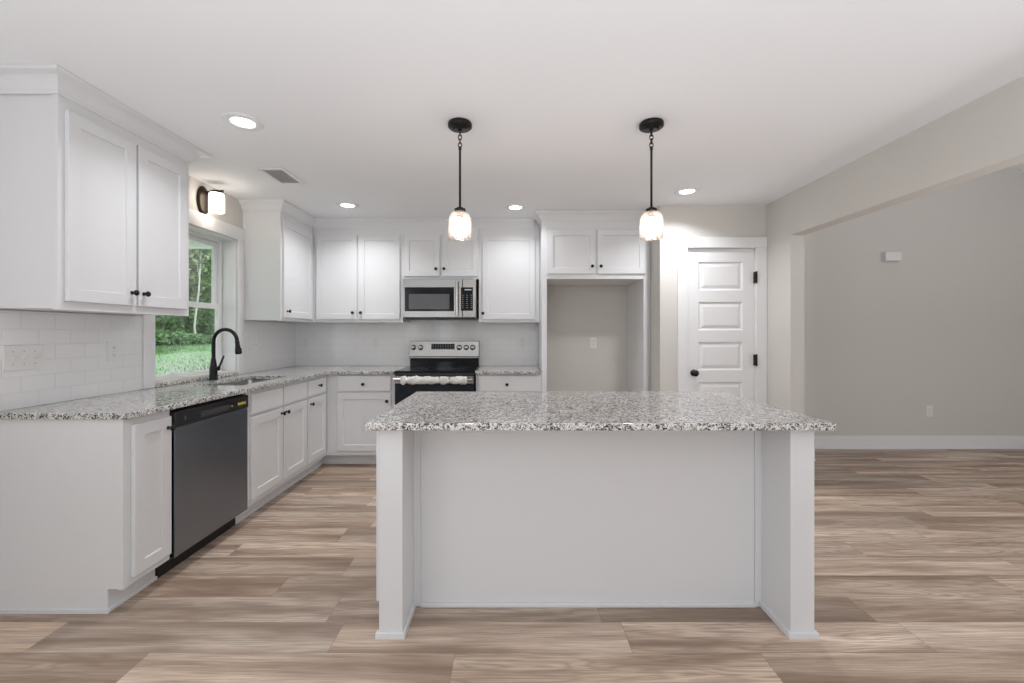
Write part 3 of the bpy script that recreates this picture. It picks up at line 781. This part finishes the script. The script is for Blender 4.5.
for z_ in (1.462, 1.788): m.box(xd-.032, xd-.012, MF-.034, MF-.0002, z_-.012, z_+.012)
m.build('handle', M['handle'], md_)
m = MB(); m.box(xd+.030, MX1, MF, s_, MZ0+.004, MZ1); pn = m.build('control_panel', M['steel'], u, .005)
g_ = MB().box(xd+.010+.005, MX1-.032, MF-.0015, MF-.0002, 1.500, 1.736).build('keypad', M['blackglass'], pn, .001)
kx0, kx1 = xd+.034, MX1-.047
for i in range(3):
    m = MB()
    for k in range(7):
        xx = kx0+(kx1-kx0)*i/2; zz = 1.53+k*.021; m.box(xx-.006, xx+.006, MF-.0022, MF-.0016, zz-.002, zz+.002)
    m.build('key_marks', M['mark'], g_)
MB().box(kx0+.018, kx1, MF-.0022, MF-.0016, 1.706, 1.716).build('clock_display', mat('pale_display', (.6, .66, .7), .4), g_)
MB().box(MX0+.02, MX1-.02, MF+.03, YB-.1, MZ0-.014, MZ0-.0005).build('underside_vent', M['blackplastic'], u, .002)

# ------------------------------------------------------------ island
IX0, IX1, IY0 = -.558, 1.268, 1.760
u = empty('kitchen_island', (.355, 2.2, 0), 'white kitchen island with thick end legs and a recessed plain back', 'island')
BY = 1.963
MB().box(IX0, IX1, BY+.006, 2.560, .0, BT).build('body', M['cab'], u, .002)
for (a, b) in ((IX0, -.459), (1.167, IX1)):
    lg = MB().box(a, b, IY0, BY+.006, .0, BT).build('end_leg', M['cab'], u, .002)
    m = MB(); h_, p_ = .028, .012
    m.box(a-p_, b+p_, IY0-p_, IY0, 0, h_)
    inner = (b, b+p_) if a < 0 else (a-p_, a)
    m.box(inner[0], inner[1], IY0, BY, 0, h_)
    outer = (a-p_, a) if a < 0 else (b, b+p_)
    m.box(outer[0], outer[1], IY0, IY0+.012, 0, h_)
    m.build('shoe_moulding', M['cab'], lg, .003)
MB().box(IX0-.016, IX0, IY0+.016, 2.56, .145, BT).build('side_skin', M['cab'], u, .001)
MB().box(IX1, IX1+.006, IY0+.016, 2.56, .105, BT).build('side_skin', M['cab'], u, .001)
for a, b in ((-.459, -.427), (1.135, 1.167)): MB().box(a, b, BY-.001, BY+.006, 0, BT).build('corner_batten', M['cab'], u, .001)
MB().box(-.427+.001, 1.134, BY+.003, BY+.006, 0, BT).build('back_panel', M['cab'], u, .0005)
MB().box(-.427, 1.135, BY-.011, BY+.003, 0, .018).build('shoe_moulding', M['cab'], u, .003)
o = MB().box(-.594, 1.306, 1.690, 2.609, .884, .914).build('countertop', M['granite'], bevel=.005, loc=(.356, 2.15, .884))
tag(o, 'large rectangular speckled granite countertop on the island', 'countertop')

# ------------------------------------------------------------ pendants
GL = {}
def pendant(x, y, label):
    u = empty('pendant_light', (x, y, 1.80), label, 'lamp', 'pendants over the island')
    cn = MB(); cn.lathe([(0, ZC-.001), (.063, ZC-.001), (.066, ZC-.006), (.066, ZC-.022), (.060, ZC-.028), (.012, ZC-.030), (.010, ZC-.045), (0, ZC-.045)], (x, y, 0), seg=36, close=False)
    cn = cn.build('canopy', M['black'], u)
    for s_ in (-1, 1): MB().lathe([(0, ZC-.0285), (.006, ZC-.0285), (.005, ZC-.038), (0, ZC-.039)], (x+s_*.033, y-.01, 0), seg=12, close=False).build('canopy_screw', M['black'], cn)
    m = MB(); z = ZC-.050
    for k in range(4):
        m.ring((x, y, z-.008), .0095, .0028, (0,1,0) if k % 2 else (1,0,0), 1.6, 18); z -= .0215
    m.build('chain', M['black'], u)
    m = MB(); m.lathe([(0, z+.004), (.008, z+.004), (.009, z-.010), (.0062, z-.014), (.0062, 1.968), (0, 1.968)], (x, y, 0), seg=16, close=False); m.build('rod', M['black'], u)
    m = MB(); m.lathe([(0, 1.972), (.016, 1.972), (.020, 1.967), (.030, 1.964), (.031, 1.961), (.031, 1.949), (.024, 1.944), (0, 1.944)], (x, y, 0), close=False)
    m.lathe([(0, 1.944), (.017, 1.944), (.017, 1.915), (0, 1.915)], (x, y, 0), close=False); m.build('socket', M['black'], u)
    gl = MB(); gl.lathe([(.030, 1.950), (.040, 1.944), (.055, 1.930), (.0625, 1.905), (.0635, 1.87), (.0635, 1.804), (.0625, 1.800), (.0605, 1.804), (.0605, 1.87), (.0595, 1.903), (.052, 1.927), (.038, 1.940), (.030, 1.946)], (x, y, 0), seg=40, close=False)
    gl.build('glass_shade', M['seeded'], u)
    b = MB(); b.lathe([(0, 1.914), (.013, 1.914), (.014, 1.900), (.022, 1.882), (.026, 1.862), (.025, 1.842), (.017, 1.826), (0, 1.821)], (x, y, 0), seg=24, close=False)
    b.build('bulb', M['bulb'], u)
    return u
pendant(-.288, 2.326, 'black pendant light with clear glass shade, left of the two over the island')
pendant(.772, 2.326, 'black pendant light with clear glass shade, right of the two over the island')

# ------------------------------------------------------------ wall sconce
sy, sz = 3.245, 2.275
u = empty('wall_sconce', (XL, sy, sz), 'dark bronze wall sconce with glowing frosted shade above the window', 'lamp')
m = MB(); V = []; 
for (sc_, dx) in ((1, .0005), (1, .010), (.88, .020), (.80, .022)):
    for k in range(32): a = 2*math.pi*k/32; V.append((XL+dx, sy-.01+.062*sc_*math.cos(a), sz+.02+.112*sc_*math.sin(a)))
Fc = [(r_*32+k, r_*32+(k+1) % 32, (r_+1)*32+(k+1) % 32, (r_+1)*32+k) for r_ in range(3) for k in range(32)]+[tuple(range(96, 128)), tuple(range(32))]
m.add(V, Fc, smooth=False); m.build('backplate', M['bronze'], u)
m = MB(); m.tube([(XL+.02, sy, sz+.085), (XL+.07, sy, sz+.098), (XL+.155, sy, sz+.098)], .008, 12)
m.lathe([(0, .098), (.034, .098), (.04, .088), (.038, .080), (0, .080)], (XL+.105, sy, sz), close=False); m.build('arm', M['bronze'], u)
m = MB(); m.lathe([(.0, .079), (.044, .078), (.050, .070), (.052, .05), (.052, -.062), (.049, -.065), (.045, -.062), (.045, .06), (0, .066)], (XL+.103, sy, sz), seg=36, close=False)
m.build('glass_shade', M['frost'], u)

# ------------------------------------------------------------ recessed lights and vent
def can(x, y, label, power=5.2):
    u = empty('recessed_light', (x, y, ZC-.01), label, 'lamp', 'recessed ceiling lights')
    MB().lathe([(.100, ZC-.0005), (.101, ZC-.004), (.095, ZC-.008), (.062, ZC-.010), (.057, ZC-.006), (.057, ZC-.0005)], (x, y, 0), seg=40, close=False).build('trim_ring', M['trim'], u)
    MB().lathe([(0, ZC-.0035), (.056, ZC-.0035), (.056, ZC-.0005), (0, ZC-.0005)], (x, y, 0), seg=36, close=False).build('lens', M['led'], u)
    a = area('recessed_lamp_beam', (x, y, ZC-.013), (0, 0, 0), .13, .13, power, (.965, .98, 1.01), 'DISK', R(138))
can(-1.478, 2.307, 'round white recessed ceiling light nearest the large left wall cabinet', 2.8)
can(-1.495, 3.82, 'round recessed ceiling light near the corner wall cabinets', 3.6)
can(.032, 3.88, 'round recessed ceiling light between the two pendants, near the microwave', 2.2)
can(1.434, 3.44, 'round recessed ceiling light right of the right pendant, by the pantry door')
u = empty('ceiling_vent', (-1.702, 3.115, ZC-.008), 'white rectangular louvred air vent in the ceiling', 'vent')
vx0, vx1, vy0, vy1 = -1.805, -1.605, 2.955, 3.272
slab_cells([vx0, vx0+.03, vx1-.03, vx1], [vy0, vy0+.03, vy1-.03, vy1], lambda a, b: not (vx0+.03 < a < vx1-.03 and vy0+.03 < b < vy1-.03), lambda a, b, c_: (a, b, c_), ZC-.008, ZC-.0005).build('frame', M['trim'], u, .002)
MB().box(vx0+.03, vx1-.03, vy0+.03, vy1-.03, ZC-.0015, ZC-.0005).build('duct_backing', mat('grey_duct', (.5, .5, .5), .8), u)
m = MB()
for k in range(17):
    y_ = vy0+.038+k*.0152
    m.add([(vx0+.031, y_, ZC-.0070), (vx1-.031, y_, ZC-.0070), (vx1-.031, y_+.008, ZC-.0018), (vx0+.031, y_+.008, ZC-.0018),
           (vx0+.031, y_+.0015, ZC-.0075), (vx1-.031, y_+.0015, ZC-.0075), (vx1-.031, y_+.0095, ZC-.0023), (vx0+.031, y_+.0095, ZC-.0023)],
          [(0,1,2,3),(4,7,6,5),(0,4,5,1),(1,5,6,2),(2,6,7,3),(3,7,4,0)])
m.build('louvres', M['trim'], u)

# ------------------------------------------------------------ outdoors
def gz(x): return -.28+.078*(-x-2.6)
m = MB(); N = 36; V = []; Fc = []
for i in range(N+1):
    for k in range(N+1):
        x = -2.62-i*1.1; y = -8+k*1.6; V.append((x, y, gz(x)+.06*math.sin(x*1.3+y*.7)*min(1, i/4)))
for i in range(N):
    for k in range(N): Fc.append((i*(N+1)+k, i*(N+1)+k+1, (i+1)*(N+1)+k+1, (i+1)*(N+1)+k))
m.add(V, Fc, smooth=True); o = m.build('ground', M['lawn']); o['kind'] = 'structure'
# porch roof over the window
pr = empty('porch_roof', (-4.6, 3.0, 2.5), 'pale porch ceiling with a white beam, outside above the window', 'porch')
MB().box(-7.0, -2.56, -1, 6.0, 2.56, 2.62).build('porch_ceiling', M['soffit'], pr)
MB().box(-7.0, -2.56, 6.0, 6.12, 2.50, 2.9).build('beam', M['trim'], pr)
MB().box(-7.12, -7.0, -1, 6.12, 2.50, 2.9).build('beam', M['trim'], pr)
MB().box(-7.1, -6.95, 5.97, 6.12, gz(-7)-.1, 2.50).build('post', M['trim'], pr)
# grass blades
m = MB(); rnd = random.Random(11); 
for _ in range(15000):
    x = -7.5-rnd.random()*8.2; y = -x*(1.15+rnd.random()*.34); z = gz(x)-.02; h = .05+.10*rnd.random(); a = rnd.random()*6.28; w = .012
    if rnd.random() < (.85 if x > -12.2 else .1): continue
    dx, dy = w*math.cos(a), w*math.sin(a); lx, ly = (rnd.random()-.5)*.08, (rnd.random()-.5)*.08
    m.add([(x-dx, y-dy, z), (x+dx, y+dy, z), (x+dx*.7+lx*.5, y+dy*.7+ly*.5, z+h*.6), (x+lx, y+ly, z+h), (x-dx*.7+lx*.5, y-dy*.7+ly*.5, z+h*.6)], [(0,1,2,3,4)])
o = m.build('grass', M['leaffern'], recalc=False, loc=(-10, 13, gz(-10))); tag(o, 'short bright green grass on the lawn outside the window', 'grass', kind='stuff')
def leaves(m, cx, cy, cz, rx, rz, n, size, rnd, shell=.45, zmin=-9):
    for _ in range(n):
        while True:
            p = Vector((rnd.uniform(-1, 1), rnd.uniform(-1, 1), rnd.uniform(-1, 1)))
            if shell < p.length < 1: break
        c_ = Vector((cx+p.x*rx, cy+p.y*rx, cz+p.z*rz))
        if c_.z < zmin: c_.z = zmin+rnd.random()*.3
        a = Vector((rnd.uniform(-1, 1), rnd.uniform(-1, 1), rnd.uniform(-.6, .6))).normalized()
        b = a.cross(Vector((rnd.uniform(-1, 1), rnd.uniform(-1, 1), rnd.uniform(-1, 1)))).normalized(); s_ = size*(.6+.8*rnd.random())
        m.add([c_-a*s_, c_+b*s_*.45-a*s_*.2, c_+a*s_, c_-b*s_*.45-a*s_*.2], [(0,1,2,3)])
LEAFY = {}
def tree(x, y, h, rx, kind, label, group, seed, name='forest_tree', n=1500, low=.12, pale=False, lean=0, trunk_r=.09):
    rnd = random.Random(seed); z0 = gz(x)-.05
    u = empty(name, (x, y, z0), label, 'tree', group)
    m = MB(); P = []; rs = []
    for k in range(8):
        t = k/7; P.append((x+lean*t+.08*math.sin(k*1.7+seed), y+.08*math.cos(k*2.1+seed), z0+h*.95*t)); rs.append(trunk_r*(1-.75*t))
    m.tube(P, rs, 10)
    for k in range(6):
        a = rnd.random()*6.28; t = .35+.5*rnd.random(); q = Vector((x+lean*t, y, z0+h*t))
        e_ = q+Vector((math.cos(a)*rx*.8, math.sin(a)*rx*.8, h*.12)); m.tube([q, (q+e_)/2+Vector((0, 0, .1)), e_], [.3*trunk_r, .2*trunk_r, .1*trunk_r], 6)
    m.build('trunk', M['palebark'] if pale else M['bark'], u)
    m = MB()
    for k in range(7):
        t = low+(1-low)*(k+.5)/7; r_ = rx*(.55+.45*math.sin(math.pi*min(1, t*1.05)))
        leaves(m, x+lean*t+rnd.uniform(-.12, .12)*rx, y+rnd.uniform(-.12, .12)*rx, z0+h*t, r_, h*.13, n//7, .15, rnd, .2)
    m.build('foliage', M[kind], u, recalc=False)
    return u
def shrub(x, y, h, rx, kind, label, group, seed, n=900, size=.1):
    rnd = random.Random(seed); z0 = gz(x)-.03
    u = empty('shrub', (x, y, z0), label, 'shrub', group)
    m = MB()
    for k in range(7):
        a = rnd.random()*6.28; m.tube([(x, y, z0), (x+math.cos(a)*rx*.4, y+math.sin(a)*rx*.4, z0+h*.8)], [.02, .008], 6)
    m.build('stems', M['bark'], u)
    m = MB(); leaves(m, x, y, z0+h*.5, rx, h*.5, n, size, rnd, .1, z0); m.build('foliage', M[kind], u, recalc=False)
    return u
# directions through the window: y = -x * k, k from about 1.15 to 1.50
i = 0
for row, (xr, hh) in enumerate(((-18.2, 7.), (-21.2, 8.5), (-24.4, 10.5))):
    for q in range(4):
        i += 1; k = 1.13+.118*q+(.06 if row == 1 else .0)
        x = xr+random.uniform(-.15, .15); kind = ('leafmid', 'leafolive', 'leafdark')[(i*2+row) % 3]
        tree(x, -x*k, hh+random.uniform(-.8, .8), 1.02+.15*row, kind, 'leafy green woodland tree seen through the window, beyond the lawn', 'woodland trees beyond the lawn', i, n=3000)
tree(-15.8, 15.8*1.322, 6.5, .45, 'leafolive', 'slender pale-barked tree at the lawn edge, seen through the window', None, 77, n=260, low=.62, pale=True, lean=.45, trunk_r=.052)
i = 100
for row, xr in enumerate((-14.9, -16.5)):
    for q in range(7):
        i += 1; x = xr+random.uniform(-.05, .05); k = 1.12+.07*q+(.035 if row else 0)
        if row == 0: shrub(x, -x*k, random.uniform(.5, .8), .50, 'leaffern', 'low bright green bush along the far edge of the lawn', 'low bushes at the lawn edge', i, 600, .08)
        else: shrub(x, -x*k, random.uniform(1.7, 2.5), .58, 'leafdark', 'tall dark green shrub behind the lawn-edge bushes', 'tall shrubs under the woodland trees', i, 1500, .11)
